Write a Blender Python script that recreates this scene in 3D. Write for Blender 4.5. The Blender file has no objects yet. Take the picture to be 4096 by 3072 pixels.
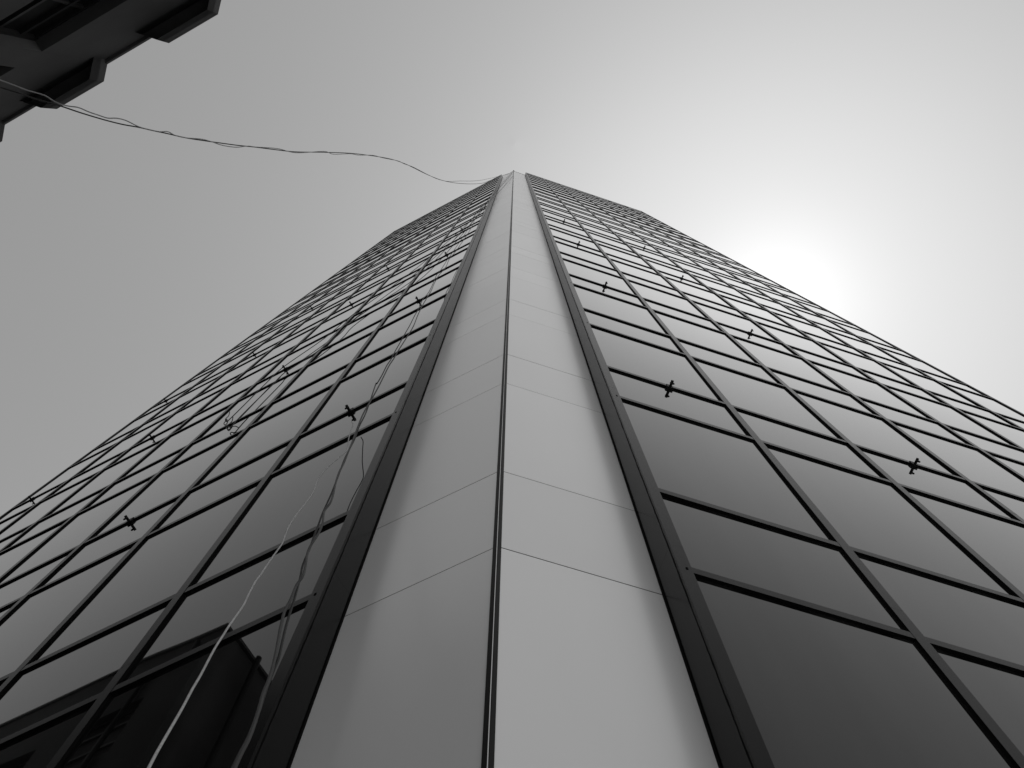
import bpy, bmesh, math, random
from mathutils import Vector, Matrix

# ------------------------------------------------------------------ camera, sky, sun
sc = bpy.context.scene
col = sc.collection
random.seed(7)
S = 2.3            # metres from the camera to the tower's corner
EYE = 1.6
cam = bpy.data.cameras.new('camera')
camo = bpy.data.objects.new('camera', cam); col.objects.link(camo); sc.camera = camo
cam.sensor_width = 36.0; cam.lens = 36 * 3250 / 4096
cam.clip_start = 0.05; cam.clip_end = 5000
camo.location = (0, 0, EYE)
camo.rotation_mode = 'QUATERNION'
camo.rotation_quaternion = Matrix(((0.999995, -0.000887, 0.002999),
                                   (0.0, -0.958964, -0.283529),
                                   (0.003127, 0.283527, -0.958958))).to_quaternion()
_m = Matrix(((0.999995, -0.000887, 0.002999), (0.0, 0.958964, 0.283529), (0.003127, 0.283527, -0.958958)))

SUN_AZ, SUN_EL = math.radians(30.4), math.radians(69.2)
sun_dir = Vector((math.cos(SUN_AZ) * math.cos(SUN_EL), math.sin(SUN_AZ) * math.cos(SUN_EL), math.sin(SUN_EL)))
world = bpy.data.worlds.new('World'); sc.world = world; world.use_nodes = True
wn = world.node_tree; wl = wn.links
bg = wn.nodes['Background']
sky = wn.nodes.new('ShaderNodeTexSky'); sky.sky_type = 'NISHITA'; sky.sun_disc = False
sky.sun_elevation = SUN_EL; sky.sun_rotation = math.pi / 2 - SUN_AZ
sky.dust_density = 1.0
bw = wn.nodes.new('ShaderNodeRGBToBW'); wl.new(sky.outputs[0], bw.inputs[0])
def wmath(op, a, b):
    n = wn.nodes.new('ShaderNodeMath'); n.operation = op
    for i, v in enumerate((a, b)):
        if isinstance(v, (int, float)): n.inputs[i].default_value = v
        else: wl.new(v, n.inputs[i])
    return n.outputs[0]
SKY_MAX, SKY_KNEE = 8.5, 3.65          # the film's shoulder, applied to the sky's own brightness
base = wmath('MULTIPLY', wmath('SUBTRACT', 1.0, wmath('POWER', math.e, wmath('DIVIDE', bw.outputs[0], -SKY_KNEE))), SKY_MAX)
tc = wn.nodes.new('ShaderNodeTexCoord')
dot = wn.nodes.new('ShaderNodeVectorMath'); dot.operation = 'DOT_PRODUCT'
wl.new(tc.outputs['Generated'], dot.inputs[0]); dot.inputs[1].default_value = sun_dir
cosA = wmath('MAXIMUM', dot.outputs['Value'], 0.0)
halo = wmath('ADD', wmath('MULTIPLY', wmath('POWER', cosA, 260.0), 2.5), wmath('MULTIPLY', wmath('POWER', cosA, 40.0), 0.5))
wl.new(wmath('ADD', base, halo), bg.inputs['Color'])
bg.inputs['Strength'].default_value = 0.1

sl = bpy.data.lights.new('sun', 'SUN'); sl.energy = 3.5; sl.angle = math.radians(0.5); sl.color = (1.0, 1.0, 1.0)
so = bpy.data.objects.new('sun', sl); col.objects.link(so)
so.rotation_mode = 'QUATERNION'; so.rotation_quaternion = sun_dir.to_track_quat('Z', 'Y'); so.location = (20, 10, 120)

sc.view_settings.view_transform = 'Standard'
sc.view_settings.look = 'None'
sc.view_settings.exposure = 0.0
sc.view_settings.gamma = 1.0

# ------------------------------------------------------------------ materials (a black-and-white photograph: all greys)
def mat(name, base, rough=0.5, metal=0.0, ior=1.5, bump=None, vary=None, rvary=None):
    m = bpy.data.materials.new(name); m.use_nodes = True
    nt = m.node_tree; p = nt.nodes['Principled BSDF']
    p.inputs['Base Color'].default_value = (base, base, base, 1)
    p.inputs['Roughness'].default_value = rough
    p.inputs['Metallic'].default_value = metal
    p.inputs['IOR'].default_value = ior
    tcn = nt.nodes.new('ShaderNodeTexCoord')
    def noise(scale, detail, stretch=(1, 1, 1)):
        mp = nt.nodes.new('ShaderNodeMapping'); mp.inputs['Scale'].default_value = stretch
        nt.links.new(tcn.outputs['Object'], mp.inputs[0])
        n = nt.nodes.new('ShaderNodeTexNoise'); n.inputs['Scale'].default_value = scale; n.inputs['Detail'].default_value = detail
        nt.links.new(mp.outputs[0], n.inputs[0]); return n.outputs[0]
    if vary:                                   # (scale, amount, stretch): uneven colour of the surface itself
        mr = nt.nodes.new('ShaderNodeMapRange')
        mr.inputs['From Min'].default_value = 0.3; mr.inputs['From Max'].default_value = 0.7
        mr.inputs['To Min'].default_value = base * (1 - vary[1]); mr.inputs['To Max'].default_value = base * (1 + vary[1])
        nt.links.new(noise(vary[0], 5, vary[2] if len(vary) > 2 else (1, 1, 1)), mr.inputs[0])
        cb = nt.nodes.new('ShaderNodeCombineColor')
        for i in range(3): nt.links.new(mr.outputs[0], cb.inputs[i])
        nt.links.new(cb.outputs[0], p.inputs['Base Color'])
    if rvary:
        mr = nt.nodes.new('ShaderNodeMapRange')
        mr.inputs['From Min'].default_value = 0.3; mr.inputs['From Max'].default_value = 0.7
        mr.inputs['To Min'].default_value = rough * (1 - rvary[1]); mr.inputs['To Max'].default_value = rough * (1 + rvary[1])
        nt.links.new(noise(rvary[0], 4), mr.inputs[0]); nt.links.new(mr.outputs[0], p.inputs['Roughness'])
    if bump:
        bn = nt.nodes.new('ShaderNodeBump'); bn.inputs['Strength'].default_value = bump[1]; bn.inputs['Distance'].default_value = bump[2]
        nt.links.new(noise(bump[0], 3, bump[3] if len(bump) > 3 else (1, 1, 1)), bn.inputs['Height']); nt.links.new(bn.outputs[0], p.inputs['Normal'])
    return m
M = {
 'white':    mat('pale_metal_cladding', 0.90, 0.30, 0.05, 1.75, vary=(0.8, 0.04, (1, 1, 0.3))),
 'bronze':   mat('dark_anodised_metal', 0.0035, 0.24, 0.0, 1.21, vary=(2.5, 0.35, (1, 1, 0.15))),
 'sealant':  mat('black_sealant', 0.007, 0.75, 0.0, 1.12),
 'steel':    mat('dark_steel', 0.008, 0.5, 0.0, 1.3),
 'roofing':  mat('roof_membrane', 0.2, 0.8),
 'concrete': mat('dark_render', 0.085, 0.8, vary=(0.6, 0.25), bump=(30, 0.3, 0.004)),
 'concrete_b': mat('dark_painted_render', 0.055, 0.8, vary=(0.5, 0.3), bump=(30, 0.3, 0.004)),
 'hood':     mat('grey_render', 0.07, 0.8, vary=(1.0, 0.2)),
 'pane_dark': mat('dark_shutter', 0.010, 0.6, 0.0, 1.3),
 'frame':    mat('window_frame_metal', 0.02, 0.5),
 'paving':  mat('street_paving', 0.17, 0.9, vary=(3.0, 0.3), bump=(60, 0.5, 0.01)),
 'cable_dark': mat('black_cable_jacket', 0.006, 0.5, 0.0, 1.3),
 'cable_grey': mat('grey_cable_jacket', 0.035, 0.5, 0.0, 1.35),
 'cable_mid': mat('mid_grey_cable_jacket', 0.30, 0.5),
 'rope':     mat('pale_twisted_rope', 0.50, 0.8, vary=(90, 0.25), bump=(220, 0.8, 0.004)),
 'cord':     mat('dark_cord', 0.05, 0.7),
}

def mirror_glass():
    """dark double glazing: a sharp Fresnel reflection over an unlit inside"""
    m = bpy.data.materials.new('dark_mirror_glass'); m.use_nodes = True
    nt = m.node_tree; L = nt.links; nt.nodes.remove(nt.nodes['Principled BSDF'])
    out = nt.nodes['Material Output']
    fr = nt.nodes.new('ShaderNodeFresnel'); fr.inputs['IOR'].default_value = 1.58
    pw = nt.nodes.new('ShaderNodeMath'); pw.operation = 'POWER'; pw.inputs[1].default_value = 1.35; L.new(fr.outputs[0], pw.inputs[0])
    ml = nt.nodes.new('ShaderNodeMath'); ml.operation = 'MULTIPLY'; ml.inputs[1].default_value = 1.95; ml.use_clamp = True
    d = nt.nodes.new('ShaderNodeBsdfDiffuse')
    g = nt.nodes.new('ShaderNodeBsdfGlossy'); g.inputs['Color'].default_value = (0.96, 0.96, 0.96, 1)
    tcn = nt.nodes.new('ShaderNodeTexCoord'); mp = nt.nodes.new('ShaderNodeMapping'); mp.inputs['Scale'].default_value = (1, 1, 0.12)
    n = nt.nodes.new('ShaderNodeTexNoise'); n.inputs['Scale'].default_value = 5.0; n.inputs['Detail'].default_value = 6
    L.new(tcn.outputs['Object'], mp.inputs[0]); L.new(mp.outputs[0], n.inputs[0])
    mr = nt.nodes.new('ShaderNodeMapRange'); mr.inputs['From Min'].default_value = 0.35; mr.inputs['From Max'].default_value = 0.75
    mr.inputs['To Min'].default_value = 0.004; mr.inputs['To Max'].default_value = 0.016      # faint run-off streaks of dust
    L.new(n.outputs[0], mr.inputs[0]); cb = nt.nodes.new('ShaderNodeCombineColor')
    for i in range(3): L.new(mr.outputs[0], cb.inputs[i])
    L.new(cb.outputs[0], d.inputs['Color']); g.inputs['Roughness'].default_value = 0.014
    mx = nt.nodes.new('ShaderNodeMixShader'); L.new(pw.outputs[0], ml.inputs[0]); L.new(ml.outputs[0], mx.inputs[0]); L.new(d.outputs[0], mx.inputs[1]); L.new(g.outputs[0], mx.inputs[2])
    L.new(mx.outputs[0], out.inputs['Surface'])
    return m
M['glass'] = mirror_glass()
nt = M['white'].node_tree; p = nt.nodes['Principled BSDF']          # clear lacquer on the cladding, each sheet a touch different in tone
oi = nt.nodes.new('ShaderNodeObjectInfo'); mr = nt.nodes.new('ShaderNodeMapRange'); mr.inputs['To Min'].default_value = 0.95; mr.inputs['To Max'].default_value = 1.04
nt.links.new(oi.outputs['Random'], mr.inputs[0]); vm = nt.nodes.new('ShaderNodeVectorMath'); vm.operation = 'SCALE'
nt.links.new(p.inputs['Base Color'].links[0].from_socket, vm.inputs[0]); nt.links.new(mr.outputs[0], vm.inputs['Scale']); nt.links.new(vm.outputs[0], p.inputs['Base Color'])
p.inputs['Coat Weight'].default_value = 0.9; p.inputs['Coat Roughness'].default_value = 0.22; p.inputs['Coat IOR'].default_value = 1.75

# ------------------------------------------------------------------ helpers
def obj(name, bm, m, parent=None, smooth=False, recalc=True):
    if recalc: bmesh.ops.recalc_face_normals(bm, faces=bm.faces)
    me = bpy.data.meshes.new(name); bm.to_mesh(me); bm.free()
    if smooth:
        for f in me.polygons: f.use_smooth = True
    me.materials.append(m)
    o = bpy.data.objects.new(name, me); col.objects.link(o)
    if parent: o.parent = parent
    return o
def thing(name, label, cat, group=None):
    o = bpy.data.objects.new(name, None); col.objects.link(o)
    o['label'] = label; o['category'] = cat
    if group: o['group'] = group
    return o
def tag(o, label, cat, group=None):
    o['label'] = label; o['category'] = cat
    if group: o['group'] = group
    return o
def hexa(bm, pts):
    v = [bm.verts.new(p) for p in pts]
    for f in ((0, 1, 2, 3), (7, 6, 5, 4), (0, 4, 5, 1), (1, 5, 6, 2), (2, 6, 7, 3), (3, 7, 4, 0)):
        bm.faces.new([v[i] for i in f])
def prism(bm, poly, z0, z1):
    a = [bm.verts.new((x, y, z0)) for x, y in poly]; b = [bm.verts.new((x, y, z1)) for x, y in poly]
    n = len(poly)
    for i in range(n): bm.faces.new((a[i], a[(i + 1) % n], b[(i + 1) % n], b[i]))
    bm.faces.new(a); bm.faces.new(b[::-1])
def smooth_path(pts, n):
    P = [Vector(p) for p in pts]; P = [P[0] * 2 - P[1]] + P + [P[-1] * 2 - P[-2]]
    out = []
    for i in range(1, len(P) - 2):
        a, b, c, d = P[i - 1:i + 3]
        for k in range(n):
            t = k / n
            out.append(0.5 * ((2 * b) + (c - a) * t + (2 * a - 5 * b + 4 * c - d) * t * t + (3 * b - a - 3 * c + d) * t ** 3))
    out.append(P[-2]); return out
def tube(bm, path, r, sides=8, closed_ends=True):
    rings = []; up = Vector((0.3, 0.2, 1)).normalized()
    for i, p in enumerate(path):
        t = (path[min(i + 1, len(path) - 1)] - path[max(i - 1, 0)])
        if t.length < 1e-9: t = Vector((0, 0, 1))
        t.normalize()
        a = t.cross(Vector((0.61, 0.52, 0.6))).normalized(); b = t.cross(a)
        rings.append([bm.verts.new(p + (a * math.cos(2 * math.pi * k / sides) + b * math.sin(2 * math.pi * k / sides)) * r) for k in range(sides)])
    for q, w in zip(rings, rings[1:]):
        for k in range(sides): bm.faces.new((q[k], q[(k + 1) % sides], w[(k + 1) % sides], w[k]))
    if closed_ends: bm.faces.new(rings[0][::-1]); bm.faces.new(rings[-1])

# facade frames: t runs along the facade from the corner, p out of the wall, h up from eye level (units of S)
CORNER = Vector((-0.044440, 0.999012))
FR = {'R': (Vector((0.951433, 0.307855)), Vector((0.307855, -0.951433))),
      'L': (Vector((-0.890451, 0.455079)), Vector((-0.455079, -0.890451)))}
def W(side, t, p, h):
    d, n = FR[side]; q = (CORNER + d * t + n * p) * S
    return (q.x, q.y, EYE + h * S)
def fbox(bm, side, t0, t1, p0, p1, h0, h1):
    hexa(bm, [W(side, t0, p0, h0), W(side, t1, p0, h0), W(side, t1, p1, h0), W(side, t0, p1, h0),
              W(side, t0, p0, h1), W(side, t1, p0, h1), W(side, t1, p1, h1), W(side, t0, p1, h1)])

# cable paths in metres
XY = {
'overhead_cable': [(-7.704,-0.864,14.100), (-7.680,-0.807,14.456), (-7.649,-0.755,14.830), (-7.613,-0.678,15.313), (-7.564,-0.605,15.856), (-7.519,-0.514,16.418), (-7.457,-0.418,17.090), (-7.396,-0.350,17.666), (-7.332,-0.308,18.198), (-7.272,-0.251,18.731), (-7.210,-0.201,19.251), (-7.130,-0.126,19.951), (-7.029,-0.069,20.749), (-6.930,-0.019,21.505), (-6.815,0.035,22.383), (-6.675,0.085,23.420), (-6.496,0.163,24.764), (-6.321,0.224,26.041), (-6.013,0.258,28.233), (-5.670,0.312,30.671), (-5.320,0.434,33.226), (-4.993,0.594,35.662), (-4.737,0.812,37.742), (-4.558,1.027,39.351), (-4.296,1.365,41.767), (-4.028,1.660,44.082), (-3.764,1.895,46.217), (-3.357,2.148,49.302), (-2.753,2.402,53.741), (-2.182,2.547,57.935), (-1.694,2.504,61.773), (-0.608,2.395,70.404), (-0.171,2.290,74.100)],
'overhead_wire': [(-7.563,-0.950,13.900), (-7.539,-0.895,14.251), (-7.519,-0.845,14.547), (-7.502,-0.792,14.834), (-7.466,-0.740,15.234), (-7.467,-0.669,15.485), (-7.458,-0.621,15.699), (-7.436,-0.601,15.904), (-7.406,-0.589,16.143), (-7.388,-0.529,16.442), (-7.365,-0.486,16.711), (-7.340,-0.445,16.987), (-7.301,-0.449,17.261), (-7.269,-0.416,17.553), (-7.245,-0.315,18.007), (-7.203,-0.264,18.412), (-7.163,-0.234,18.746), (-7.121,-0.238,19.043), (-7.104,-0.172,19.337), (-7.057,-0.124,19.761), (-6.964,-0.100,20.443), (-6.910,-0.044,20.923), (-6.858,0.033,21.439), (-6.768,0.080,22.140), (-6.679,0.055,22.759), (-6.616,0.079,23.230), (-6.435,0.126,24.558), (-6.275,0.248,25.854), (-5.967,0.228,28.041), (-5.866,0.322,28.896), (-5.640,0.329,30.512), (-5.515,0.385,31.456), (-5.291,0.411,33.063), (-5.134,0.521,34.309), (-4.974,0.608,35.532), (-4.831,0.687,36.624), (-4.724,0.828,37.641), (-4.538,0.997,39.192), (-4.282,1.347,41.643), (-4.157,1.505,42.799), (-4.023,1.672,44.024), (-3.806,1.862,45.797), (-3.562,1.987,47.643), (-3.237,2.067,50.058), (-2.682,2.243,54.190), (-2.180,2.336,57.945), (-1.328,2.371,64.481), (-0.605,2.362,70.109), (-0.107,2.315,74.100)],
'grey_cable': [(-0.807,1.728,3.532), (-0.820,1.763,3.698), (-0.846,1.801,3.868), (-0.870,1.829,3.993), (-0.881,1.847,4.093), (-0.904,1.873,4.225), (-0.939,1.907,4.392), (-0.978,1.942,4.566), (-1.011,1.974,4.749), (-1.018,1.989,4.868), (-1.034,2.010,5.025), (-1.029,2.017,5.123), (-1.054,2.040,5.277), (-1.084,2.063,5.417), (-1.097,2.076,5.517), (-1.098,2.082,5.594), (-1.096,2.091,5.721), (-1.112,2.109,5.888), (-1.154,2.140,6.108), (-1.147,2.145,6.234), (-1.163,2.161,6.391), (-1.206,2.194,6.672), (-1.233,2.217,6.909), (-1.243,2.231,7.117), (-1.268,2.254,7.410), (-1.295,2.279,7.729), (-1.332,2.309,8.121), (-1.367,2.340,8.585), (-1.374,2.357,9.058), (-1.387,2.377,9.550), (-1.406,2.397,10.053), (-1.423,2.415,10.500), (-1.417,2.419,10.827), (-1.423,2.430,11.259), (-1.416,2.439,11.980), (-1.416,2.451,12.737), (-1.463,2.485,13.710), (-1.490,2.510,14.774), (-1.491,2.522,15.933), (-1.528,2.549,16.968), (-1.536,2.561,18.039), (-1.474,2.538,19.011), (-1.515,2.567,20.496), (-1.456,2.545,21.582), (-1.414,2.531,23.144), (-1.367,2.518,25.601), (-1.355,2.520,28.072), (-1.411,2.560,33.328), (-1.235,2.478,35.707), (-1.159,2.493,39.685), (-1.061,2.525,43.199), (-0.956,2.551,49.958), (-0.652,2.473,57.730), (-0.242,2.338,70.662)],
'black_cable': [(-0.829,1.765,3.574), (-0.840,1.799,3.740), (-0.862,1.836,3.923), (-0.881,1.860,4.047), (-0.895,1.881,4.159), (-0.904,1.895,4.241), (-0.914,1.909,4.326), (-0.960,1.954,4.567), (-0.987,1.982,4.733), (-1.011,2.007,4.898), (-1.052,2.046,5.151), (-1.082,2.071,5.309), (-1.096,2.086,5.434), (-1.107,2.100,5.562), (-1.128,2.121,5.738), (-1.145,2.139,5.904), (-1.168,2.161,6.104), (-1.182,2.177,6.288), (-1.196,2.194,6.484), (-1.218,2.215,6.722), (-1.247,2.242,7.011), (-1.272,2.264,7.292), (-1.284,2.280,7.551), (-1.295,2.294,7.798), (-1.329,2.322,8.158), (-1.347,2.343,8.561), (-1.389,2.376,9.041), (-1.461,2.428,9.806), (-1.448,2.422,9.805), (-1.452,2.432,10.176), (-1.471,2.450,10.631), (-1.466,2.455,10.963), (-1.481,2.469,11.355), (-1.488,2.480,11.828), (-1.501,2.497,12.502), (-1.508,2.508,13.076), (-1.532,2.529,13.833), (-1.540,2.541,14.536), (-1.578,2.567,15.390), (-1.541,2.556,16.003), (-1.568,2.578,17.145), (-1.613,2.608,18.342), (-1.581,2.598,19.079), (-1.576,2.605,20.577), (-1.544,2.597,21.990), (-1.524,2.593,23.412), (-1.501,2.589,25.027), (-1.474,2.581,26.875), (-1.464,2.582,28.726), (-1.495,2.610,34.605), (-1.335,2.536,36.888), (-1.243,2.542,41.394), (-1.191,2.595,45.506), (-1.050,2.602,51.670), (-0.776,2.538,60.241), (-0.305,2.371,72.440)],
'white_rope': [(-1.028,1.686,3.450), (-1.047,1.715,3.517), (-1.078,1.761,3.629), (-1.109,1.810,3.757), (-1.135,1.852,3.874), (-1.166,1.901,4.017), (-1.203,1.955,4.183), (-1.229,1.997,4.324), (-1.262,2.044,4.486), (-1.289,2.083,4.632), (-1.310,2.121,4.783), (-1.325,2.148,4.899), (-1.339,2.181,5.047), (-1.353,2.210,5.187), (-1.382,2.246,5.345), (-1.409,2.285,5.541), (-1.412,2.297,5.612), (-1.422,2.322,5.758), (-1.432,2.347,5.913), (-1.438,2.368,6.052), (-1.446,2.387,6.178), (-1.491,2.432,6.425), (-1.512,2.459,6.599), (-1.518,2.479,6.767), (-1.518,2.503,6.988), (-1.518,2.520,7.156), (-1.531,2.540,7.317), (-1.562,2.569,7.515), (-1.581,2.592,7.710), (-1.568,2.607,7.944), (-1.530,2.610,8.133), (-1.497,2.609,8.268), (-1.494,2.618,8.404), (-1.560,2.668,8.776), (-1.611,2.711,9.154), (-1.642,2.738,9.402), (-1.692,2.769,9.583)],
'cord_a': [(-4.738,4.375,14.222), (-4.687,4.349,14.312), (-4.727,4.370,16.367), (-4.701,4.357,17.563), (-4.143,4.073,18.957), (-3.876,3.937,20.918), (-2.722,3.348,24.804), (-1.754,2.854,32.480), (-1.513,2.731,38.377), (-1.214,2.620,42.612), (-0.913,2.538,51.971), (-0.555,2.426,62.057), (-0.214,2.324,70.555)],
'cord_b': [(-4.367,4.186,13.418), (-4.402,4.204,13.887), (-4.406,4.206,14.636), (-4.392,4.199,16.084), (-4.394,4.200,16.569), (-3.975,3.986,17.084), (-3.681,3.837,18.250), (-3.565,3.778,19.740), (-2.357,3.162,22.359), (-1.818,2.887,30.323), (-1.508,2.729,36.819), (-1.110,2.567,41.287), (-0.707,2.433,49.139), (-0.411,2.353,55.965), (-0.168,2.300,63.782)],
'tail_a': [(-4.791,4.402,14.370), (-4.858,4.437,14.530), (-4.864,4.440,14.690), (-4.988,4.503,15.097)],
'loop_a': [(-4.782,4.397,14.345), (-4.669,4.340,14.103), (-4.625,4.317,13.925), (-4.648,4.329,13.903), (-4.742,4.377,14.124), (-4.767,4.390,14.264), (-4.782,4.397,14.345)],
'tail_b': [(-4.358,4.181,13.374), (-4.328,4.165,13.368), (-4.245,4.123,13.264), (-4.090,4.044,12.973)],
'loop_b': [(-4.358,4.181,13.374), (-4.328,4.165,13.263), (-4.389,4.196,13.328), (-4.482,4.244,13.525), (-4.502,4.254,13.619), (-4.416,4.210,13.484), (-4.358,4.181,13.374)],
}

# ------------------------------------------------------------------ ground
bm = bmesh.new()
g = [bm.verts.new((x, y, 0)) for x, y in ((-1500, -1500), (1500, -1500), (1500, 1500), (-1500, 1500))]; bm.faces.new(g)
ground = obj('ground', bm, M['paving']); ground['kind'] = 'structure'

# ------------------------------------------------------------------ the tower
tower = thing('office_tower', 'tall dark mirror glass tower with a pale metal clad corner', 'tower')
tower.location = (0, 0, 0)
TOP = 31.96; FLOOR = -EYE / S; SIDE = 5.634
TRIM, EDGE, FW, PITCH = 0.0105, 0.4595, 0.039, 0.668
PF, PT, PG = 0.100, 0.0994, 0.0898        # fronts of the uprights, of the transoms, of the glass
levels = []
for k in range(-2, 21):
    for b in (1.897, 2.406):
        h = b + 1.503 * k
        if FLOOR + 0.05 < h < TOP + 0.01: levels.append(h)
levels.sort()

# core behind the skin: an octagon
verts = []; q = CORNER.copy(); ang = math.atan2(FR['R'][0].y, FR['R'][0].x)
for i in range(8):
    verts.append(q.copy()); q = q + Vector((math.cos(ang), math.sin(ang))) * SIDE; ang += math.pi / 4
cen = sum(verts, Vector((0, 0))) / 8
core = [cen + (v - cen) * 0.9975 for v in verts]
bm = bmesh.new(); prism(bm, [(v.x * S, v.y * S) for v in core], 0.0, EYE + (TOP - 0.05) * S)
obj('core_wall', bm, M['sealant'], tower)
bm = bmesh.new(); prism(bm, [((cen + (v - cen) * 0.99).x * S, (cen + (v - cen) * 0.99).y * S) for v in verts], EYE + (TOP - 0.045) * S, EYE + (TOP - 0.02) * S)
obj('roof', bm, M['roofing'], tower)

inv = _m
def pixel_area(pts):
    """size on the picture, so that the panes that show largest become parts of their own"""
    e, d, f = Vector((0.999995, 0, 0.003127)), Vector((-0.000887, 0.958964, 0.283527)), Vector((0.002999 * -1, 0.283529, 0.958958))
    out = []
    for p in pts:
        v = Vector(p) - Vector((0, 0, EYE)); z = v.dot(f)
        if z < 0.05: return 0
        out.append((2048 + 3250 * v.dot(Vector((0.999995, 0, 0.003127))) / z, 1536 + 3250 * (v.y * 0.958964 - v.z * 0.283527) / z))
    # clip to the frame (Sutherland-Hodgman)
    for ax, lim, sg in ((0, 0, 1), (0, 4096, -1), (1, 0, 1), (1, 3072, -1)):
        res = []
        for i in range(len(out)):
            a, b = out[i - 1], out[i]; ia, ib = (a[ax] - lim) * sg >= 0, (b[ax] - lim) * sg >= 0
            if ia != ib:
                s = (lim - a[ax]) / (b[ax] - a[ax]); res.append(tuple(a[j] + (b[j] - a[j]) * s for j in (0, 1)))
            if ib: res.append(b)
        out = res
        if not out: return 0
    return abs(sum(out[i - 1][0] * out[i][1] - out[i][0] * out[i - 1][1] for i in range(len(out)))) / 2

panes = []
for side in 'RL':
    # pale cladding panels between the corner trim and the edge fins, one per row on each side
    rows = [FLOOR + 0.01] + levels
    for h0, h1 in zip(rows, rows[1:]):
        bm = bmesh.new(); fbox(bm, side, TRIM - 0.001, EDGE - 0.0005, -0.008, random.uniform(-0.0002, 0.0004), h0 + 0.0018, h1 - 0.0018)
        nf = len(bm.faces); fbox(bm, side, TRIM - 0.001, EDGE - 0.0005, -0.007, -0.0004, h0 - 0.0016, h0 + 0.0017)      # dark gasket in the joint
        bm.faces.ensure_lookup_table()
        for f in bm.faces[nf:]: f.material_index = 1
        obj('cladding_panel', bm, M['white'], tower).data.materials.append(M['sealant'])
    bm = bmesh.new(); fbox(bm, side, EDGE + 7 * PITCH + FW + 0.0005, SIDE - 0.012, -0.008, 0.0, FLOOR + 0.01, TOP)
    obj('cladding_panel', bm, M['white'], tower)
    # uprights: the two wide edge fins run back to the cladding, the mullions between stand on the glass
    for j in range(8):
        t0 = EDGE + j * PITCH; edge = j in (0, 7)
        bm = bmesh.new()
        cuts = [FLOOR + 0.01] + [h + 0.10 for h in levels[1::2]] + [TOP]
        off = 0.0 if edge else random.uniform(-0.03, 0.03)
        for a, b in zip(cuts, cuts[1:]):
            a2 = a + (off if a > FLOOR + 0.02 else 0); b2 = b + (off if b < TOP else 0)
            if b2 - a2 < 0.01: continue
            gap = 0.0006 if b2 < TOP else 0
            if edge: fbox(bm, side, t0, t0 + FW, -0.006, PF + random.uniform(-0.0001, 0.0004), a2, b2 - gap)
            else:                                        # metal cap on a black gasket
                fbox(bm, side, t0, t0 + FW, PF - 0.0022, PF + random.uniform(-0.0001, 0.0004), a2, b2 - gap)
                nf = len(bm.faces); fbox(bm, side, t0 + 0.0006, t0 + FW - 0.0006, 0.06, PF - 0.0018, a2, b2 - gap)
                bm.faces.ensure_lookup_table()
                for f in bm.faces[nf:]: f.material_index = 1
        obj('edge_fin' if edge else 'mullion', bm, M['bronze'], tower).data.materials.append(M['sealant'])
    # sealant joints on the near edge fin: one in the angle with the cladding, an uneven one beside the front edge
    bm = bmesh.new(); fbox(bm, side, EDGE - 0.0035, EDGE - 0.0006, -0.004, 0.006, FLOOR + 0.01, TOP)
    obj('sealant_joint', bm, M['sealant'], tower)
    bm = bmesh.new(); hh = FLOOR + 0.02; prev = None
    while hh < TOP - 0.02:
        w0 = 0.0030 + random.uniform(-0.0012, 0.0014); c0 = PF - 0.010 + random.uniform(-0.0007, 0.0007)
        cur = [bm.verts.new(W(side, EDGE - 0.0010, c0 - w0 / 2, hh)), bm.verts.new(W(side, EDGE - 0.0010, c0 + w0 / 2, hh)),
               bm.verts.new(W(side, EDGE + 0.0010, c0 + w0 / 2, hh)), bm.verts.new(W(side, EDGE + 0.0010, c0 - w0 / 2, hh))]
        if prev:
            for k in range(4): bm.faces.new((prev[k], prev[(k + 1) % 4], cur[(k + 1) % 4], cur[k]))
        else: bm.faces.new(cur)
        prev = cur; hh += 0.022 + 0.0015 * max(hh, 0) ** 1.3
    bm.faces.new(prev)
    obj('sealant_joint', bm, M['sealant'], tower)
    # screw heads on the front of the edge fin
    for h in levels[3:20:2]:
        bm = bmesh.new(); fbox(bm, side, EDGE + 0.021, EDGE + 0.027, PF - 0.001, PF + 0.0016, h - 0.022, h - 0.012)
        obj('screw_head', bm, M['sealant'], tower)
    # transoms
    for h in levels:
        bm = bmesh.new(); hb = h - 0.030 + random.uniform(-0.0006, 0.0006)
        fp = PT + random.uniform(-0.0002, 0.0002)
        fbox(bm, side, EDGE + FW - 0.002, EDGE + 7 * PITCH + 0.002, PT - 0.0020, fp, hb, h)
        nf = len(bm.faces); fbox(bm, side, EDGE + FW - 0.002, EDGE + 7 * PITCH + 0.002, 0.062, PT - 0.0017, hb + 0.0006, h - 0.0006)
        bm.faces.ensure_lookup_table()
        for f in bm.faces[nf:]: f.material_index = 1
        obj('transom', bm, M['bronze'], tower).data.materials.append(M['sealant'])
    # panes
    rows = [FLOOR + 0.02] + levels
    for j in range(7):
        t0, t1 = EDGE + j * PITCH + FW - 0.002, EDGE + (j + 1) * PITCH + 0.002
        for h0, h1 in zip(rows, rows[1:]):
            h1 -= 0.028
            if h1 - h0 < 0.05: continue
            panes.append((pixel_area([W(side, t0, PG, h0), W(side, t1, PG, h0), W(side, t1, PG, h1), W(side, t0, PG, h1)]), side, j, t0, t1, h0 - 0.002, h1))
panes.sort(key=lambda a: -a[0])
rest = bmesh.new()
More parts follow.
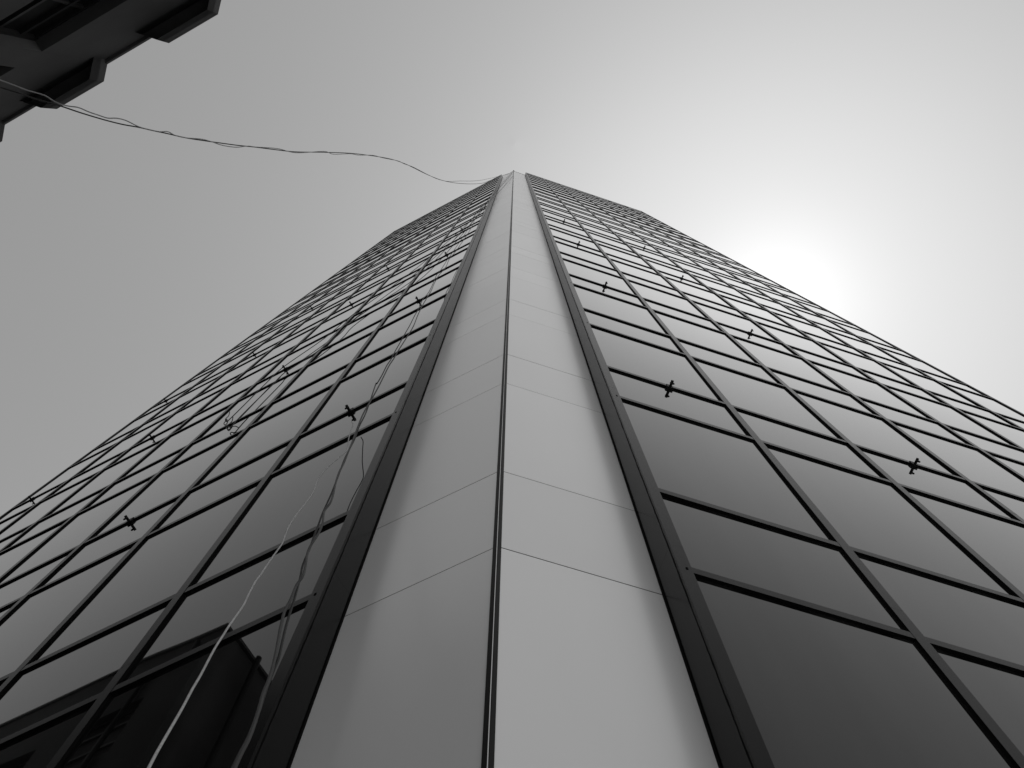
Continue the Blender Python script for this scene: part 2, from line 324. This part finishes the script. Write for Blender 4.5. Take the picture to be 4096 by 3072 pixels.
for idx, (_, side, j, t0, t1, h0, h1) in enumerate(panes):
    big = idx < 100
    bm = bmesh.new() if big else rest
    n, m = (8, 10) if big else (3, 3)
    bow = random.uniform(-0.0007, 0.0002) if big else random.uniform(-0.0003, 0.0003)
    tt, th = random.gauss(0, 0.0010), random.gauss(0, 0.0006 if big else 0.0003)
    grid = []
    for a in range(m + 1):
        row = []
        for b in range(n + 1):
            u, v = 2 * b / n - 1, 2 * a / m - 1
            p = PG + bow * (1 - u * u) * (1 - v * v) + tt * u * (t1 - t0) / 2 + th * v * (h1 - h0) / 2
            row.append(bm.verts.new(W(side, t0 + (t1 - t0) * b / n, p, h0 + (h1 - h0) * a / m)))
        grid.append(row)
    for a in range(m):
        for b in range(n):
            q = (grid[a][b], grid[a][b + 1], grid[a + 1][b + 1], grid[a + 1][b])
            bm.faces.new(q if side == 'R' else q[::-1])          # facing out of the wall
    if big: obj('window_pane', bm, M['glass'], tower, True, False)
o = obj('window_pane', rest, M['glass'], tower, True, False); o['kind'] = 'stuff'

# corner trim: two legs with a thin bright line of cladding metal between them
for side in 'RL':
    bm = bmesh.new(); fbox(bm, side, 0.0012, TRIM, -0.006, 0.0035, FLOOR + 0.01, TOP + 0.05)
    obj('corner_trim', bm, M['steel'], tower)
bm = bmesh.new()
cn = (FR['R'][1] + FR['L'][1]).normalized(); ct = Vector((-cn.y, cn.x))
pc = [CORNER + cn * 0.0022 + ct * 0.0009, CORNER + cn * 0.0022 - ct * 0.0009, CORNER - cn * 0.006 - ct * 0.0009, CORNER - cn * 0.006 + ct * 0.0009]
prism(bm, [(v.x * S, v.y * S) for v in pc], 0.02, EYE + TOP * S)
obj('corner_bead', bm, M['white'], tower)
# parapet over the pale corner and the little anchor post the cables hang from
for side in 'RL':
    bm = bmesh.new(); fbox(bm, side, 0.012, EDGE - 0.004, -0.03, 0.0 if side == 'L' else 0.006, TOP + 0.002, TOP + 0.075)
    obj('parapet_coping', bm, M['white'] if side == 'L' else M['bronze'], tower)
bm = bmesh.new()
c0 = (CORNER + cn * 0.012) * S
tube(bm, [Vector((c0.x, c0.y, EYE + (TOP - 0.05) * S)), Vector((c0.x, c0.y, EYE + (TOP + 0.35) * S))], 0.035, 10)
fbox(bm, 'R', 0.0, 0.035, 0.004, 0.022, TOP + 0.06, TOP + 0.12)
fbox(bm, 'L', 0.0, 0.015, 0.004, 0.02, TOP + 0.10, TOP + 0.14)
obj('anchor_post', bm, M['steel'], tower)

# rope brackets under every other floor's upper transom
def bracket(side, j, lev):
    t = EDGE + FW + (j + 0.5) * PITCH - 0.006 if j < 4 else EDGE + FW + (j + 0.6) * PITCH
    h = 1.897 + 1.503 * (lev + 1) + 0.509 - 0.030
    bm = bmesh.new()
    fbox(bm, side, t - 0.018, t + 0.018, PG + 0.001, PT + 0.004, h - 0.022, h + 0.002)       # clamp plate hugging the transom
    fbox(bm, side, t - 0.014, t + 0.014, PT + 0.0006, PT + 0.0040, h + 0.001, h + 0.022)
    a, b = Vector(W(side, t, PG + 0.001, h - 0.012)), Vector(W(side, t, PG + 0.046, h - 0.012))
    tube(bm, [a, b], 0.0165, 10)
    o = obj('rope_bracket', bm, M['steel'], tower)
    bm = bmesh.new(); d, n = FR[side]; c = Vector(W(side, t, PG + 0.034, h - 0.024)); n3 = Vector((d.x, d.y, 0)); z3 = Vector((0, 0, 1))
    tube(bm, [c + (n3 * math.cos(x) + z3 * math.sin(x)) * 0.020 for x in [i * math.pi / 8 for i in range(17)]], 0.0095, 6, False)
    obj('ring', bm, M['steel'], o)
for lev in (0, 2, 4, 6):
    for j in (0, 2): bracket('R', j, lev)
    for j in (0, 2, 4): 
        bracket('L', j, lev)
for lev in (2, 4): bracket('L', 6, lev)

# ------------------------------------------------------------------ buildings across the lane (a = along the tower's left side, o = out from the eye, z = height)
DL, NL = FR['L']
def Pt(a, o, z): v = DL * a + NL * o; return (v.x, v.y, z)
def abox(bm, a0, a1, o0, o1, z0, z1):
    hexa(bm, [Pt(a0, o0, z0), Pt(a1, o0, z0), Pt(a1, o1, z0), Pt(a0, o1, z0), Pt(a0, o0, z1), Pt(a1, o0, z1), Pt(a1, o1, z1), Pt(a0, o1, z1)])

def block(label, wallm, a0, a1, o0, depth, H, wins, trays, recess, group=None):
    """wins: (a0, a1, z0, z1) openings; the wall is built as strips round them, with real recesses"""
    b = thing('apartment_building', label, 'building', group)
    bm = bmesh.new()
    abox(bm, a0, a1, o0 + recess, o0 + depth, 0, H - 0.02)
    cols = sorted({w[:2] for w in wins}); rows_ = sorted({w[2:] for w in wins})
    x = a0
    for c in cols:
        abox(bm, x, c[0], o0, o0 + recess + 0.002, 0, H - 0.012); x = c[1]
    abox(bm, x, a1, o0, o0 + recess + 0.002, 0, H - 0.012)
    z = 0
    for r in rows_ + [(H - 0.012, None)]:
        for c in cols:
            if r[0] > z: abox(bm, c[0], c[1], o0 + 0.003, o0 + recess + 0.002, z, r[0])
        z = r[1]
    obj('wall', bm, wallm, b)
    bm = bmesh.new(); abox(bm, a0 - 0.1, a1 + 0.1, o0 - 0.05, o0 + depth + 0.1, H - 0.01, H + 0.10)
    obj('roof', bm, wallm, b)
    for c in cols:
        for r in rows_:
            bm = bmesh.new(); w = 0.07
            abox(bm, c[0], c[0] + w, o0 + recess - 0.12, o0 + recess - 0.002, r[0], r[1]); abox(bm, c[1] - w, c[1], o0 + recess - 0.12, o0 + recess - 0.002, r[0], r[1])
            for z0 in (r[0], r[0] + (r[1] - r[0]) * 0.36, r[0] + (r[1] - r[0]) * 0.72, r[1] - w):
                abox(bm, c[0] + w, c[1] - w, o0 + recess - 0.11, o0 + recess - 0.002, z0, z0 + w)
            mid = (c[0] + c[1]) / 2; abox(bm, mid - 0.03, mid + 0.03, o0 + recess - 0.10, o0 + recess - 0.003, r[0] + w, r[1] - w)
            f = obj('window', bm, M['frame'], b)
            bm = bmesh.new(); abox(bm, c[0] + 0.02, c[1] - 0.02, o0 + recess - 0.05, o0 + recess - 0.03, r[0] + 0.02, r[1] - 0.02)
            obj('pane', bm, M['pane_dark'], f)
    for (w0, w1, p0, p1, z0, z1, out) in trays:      # splayed hoods under the roof edge
        bm = bmesh.new()
        pts = [(w0, o0 - 0.002), (p0, o0 - out), (p1, o0 - out), (w1, o0 - 0.002)]
        prism(bm, [Pt(a, o, 0)[:2] for a, o in pts], z0, z1)
        # hollow underside: lip round a raised soffit
        bm.faces.ensure_lookup_table()
        bot = [f for f in bm.faces if all(abs(v.co.z - z0) < 1e-6 for v in f.verts)]
        r = bmesh.ops.inset_region(bm, faces=bot, thickness=0.07, depth=0.0)
        for v in {v for f in bot for v in f.verts}: v.co.z += 0.30
        obj('window_hood', bm, M['hood'], b)
    return b

EA = EYE
Q = 0.8
wA = [((a - 2.49) * Q, a * Q, z * Q - 1.75 + EYE, z * Q + EYE) for a in (7.69, 10.84) for z in (17.6, 14.2, 10.8, 7.4, 4.0)]
tA = [((0.376 * 20 + 3.15 * k - 0.22 * (k > 0)) * Q, min(0.4775 * 20 + 3.15 * k, 11.3) * Q, (0.394 * 20 + 3.15 * k - 0.22 * (k > 0)) * Q, min(0.461 * 20 + 3.15 * k, 11.1) * Q, 19.42 * Q + EYE, 20 * Q + EYE + 0.08, 0.34 * Q) for k in (1, 0, -1)]
block('dark rendered building with splayed window hoods under its roof edge', M['concrete'], 3.4 * Q, 11.4 * Q, 5.93 * Q, 9.0, 20.0 * Q + EYE, wA, tA, 0.30, 'dark buildings across the lane')
wB = [(a, a + 2.2, z - 1.9, z) for a in (14.6, 18.0, 21.4, 24.8) for z in (17.6 + EYE, 14.4 + EYE, 11.2 + EYE, 8.0 + EYE, 4.8 + EYE)]
bB = block('near black building mirrored in the lower left panes of the tower', M['concrete_b'], 13.2, 30.0, 4.25, 9.0, 20.0 + EYE, wB, [], 0.3, 'dark buildings across the lane')
bm = bmesh.new(); tube(bm, [Vector(Pt(12.95, 5.65, 9.0)), Vector(Pt(12.95, 5.65, 20.0 + EYE))], 0.08, 10)
obj('vent_pipe', bm, M['steel'], bB)
bm = bmesh.new(); tube(bm, [Vector(Pt(15.0, 4.17, 3.0)), Vector(Pt(15.0, 4.17, 18.6 + EYE)), Vector(Pt(13.9, 4.17, 19.0 + EYE)), Vector(Pt(13.9, 4.17, 19.7 + EYE))], 0.06, 10)
obj('drain_pipe', bm, M['steel'], bB)

# ------------------------------------------------------------------ cables, rope and cords
def line(name, label, cat, pts, r, m, n=5, sides=8, group=None):
    bm = bmesh.new(); tube(bm, smooth_path(pts, n), r, sides)
    return tag(obj(name, bm, M[m], None, True), label, cat, group)
def drop(pts):
    a, b = Vector(pts[0]), Vector(pts[2]); d = (a - b).normalized()
    c = a + d * 0.6; e = a + d * 1.1
    return [(e.x, e.y, 0.02), tuple(e), tuple(c)] + pts
C = XY
line('overhead_cable', 'straight dark cable of the twisted pair strung from the roof across the sky', 'cable', [(-9.3, -0.9, 13.2)] + C['overhead_cable'], 0.0125, 'cable_dark', group='twisted overhead pair')
line('overhead_wire', 'wavy paler wire twisted loosely round the dark overhead cable', 'cable', [(-9.3, -0.9, 13.4)] + C['overhead_wire'], 0.0105, 'cable_mid', group='twisted overhead pair')
line('hanging_cable', 'black cable hanging down the glass beside the pale corner', 'cable', drop(C['black_cable']), 0.0060, 'cable_dark', group='cables hanging down the left facade')
line('hanging_cable', 'thicker grey cable hanging nearest the edge fin, wound round a black one', 'cable', drop(C['grey_cable']), 0.0068, 'cable_grey', group='cables hanging down the left facade')
line('hanging_rope', 'pale white rope hanging slack in front of the lower left panes', 'rope', drop(C['white_rope']), 0.0050, 'rope')
for k, lab in (('a', 'thin cord ending in a knot with an upward tail'), ('b', 'thin cord ending in a knot with a tail bent right')):
    o = line('knotted_string', lab + ' on the left glass', 'cord', C['cord_' + k], 0.0085, 'cord', group='thin knotted cords')
    bm = bmesh.new(); tube(bm, smooth_path(C['loop_' + k], 5), 0.008, 6); tube(bm, smooth_path(C['tail_' + k], 5), 0.0075, 6)
    q = Vector(C['loop_' + k][0])
    bmesh.ops.create_icosphere(bm, subdivisions=2, radius=0.022, matrix=Matrix.Translation(q))
    obj('knot', bm, M['cord'], o)
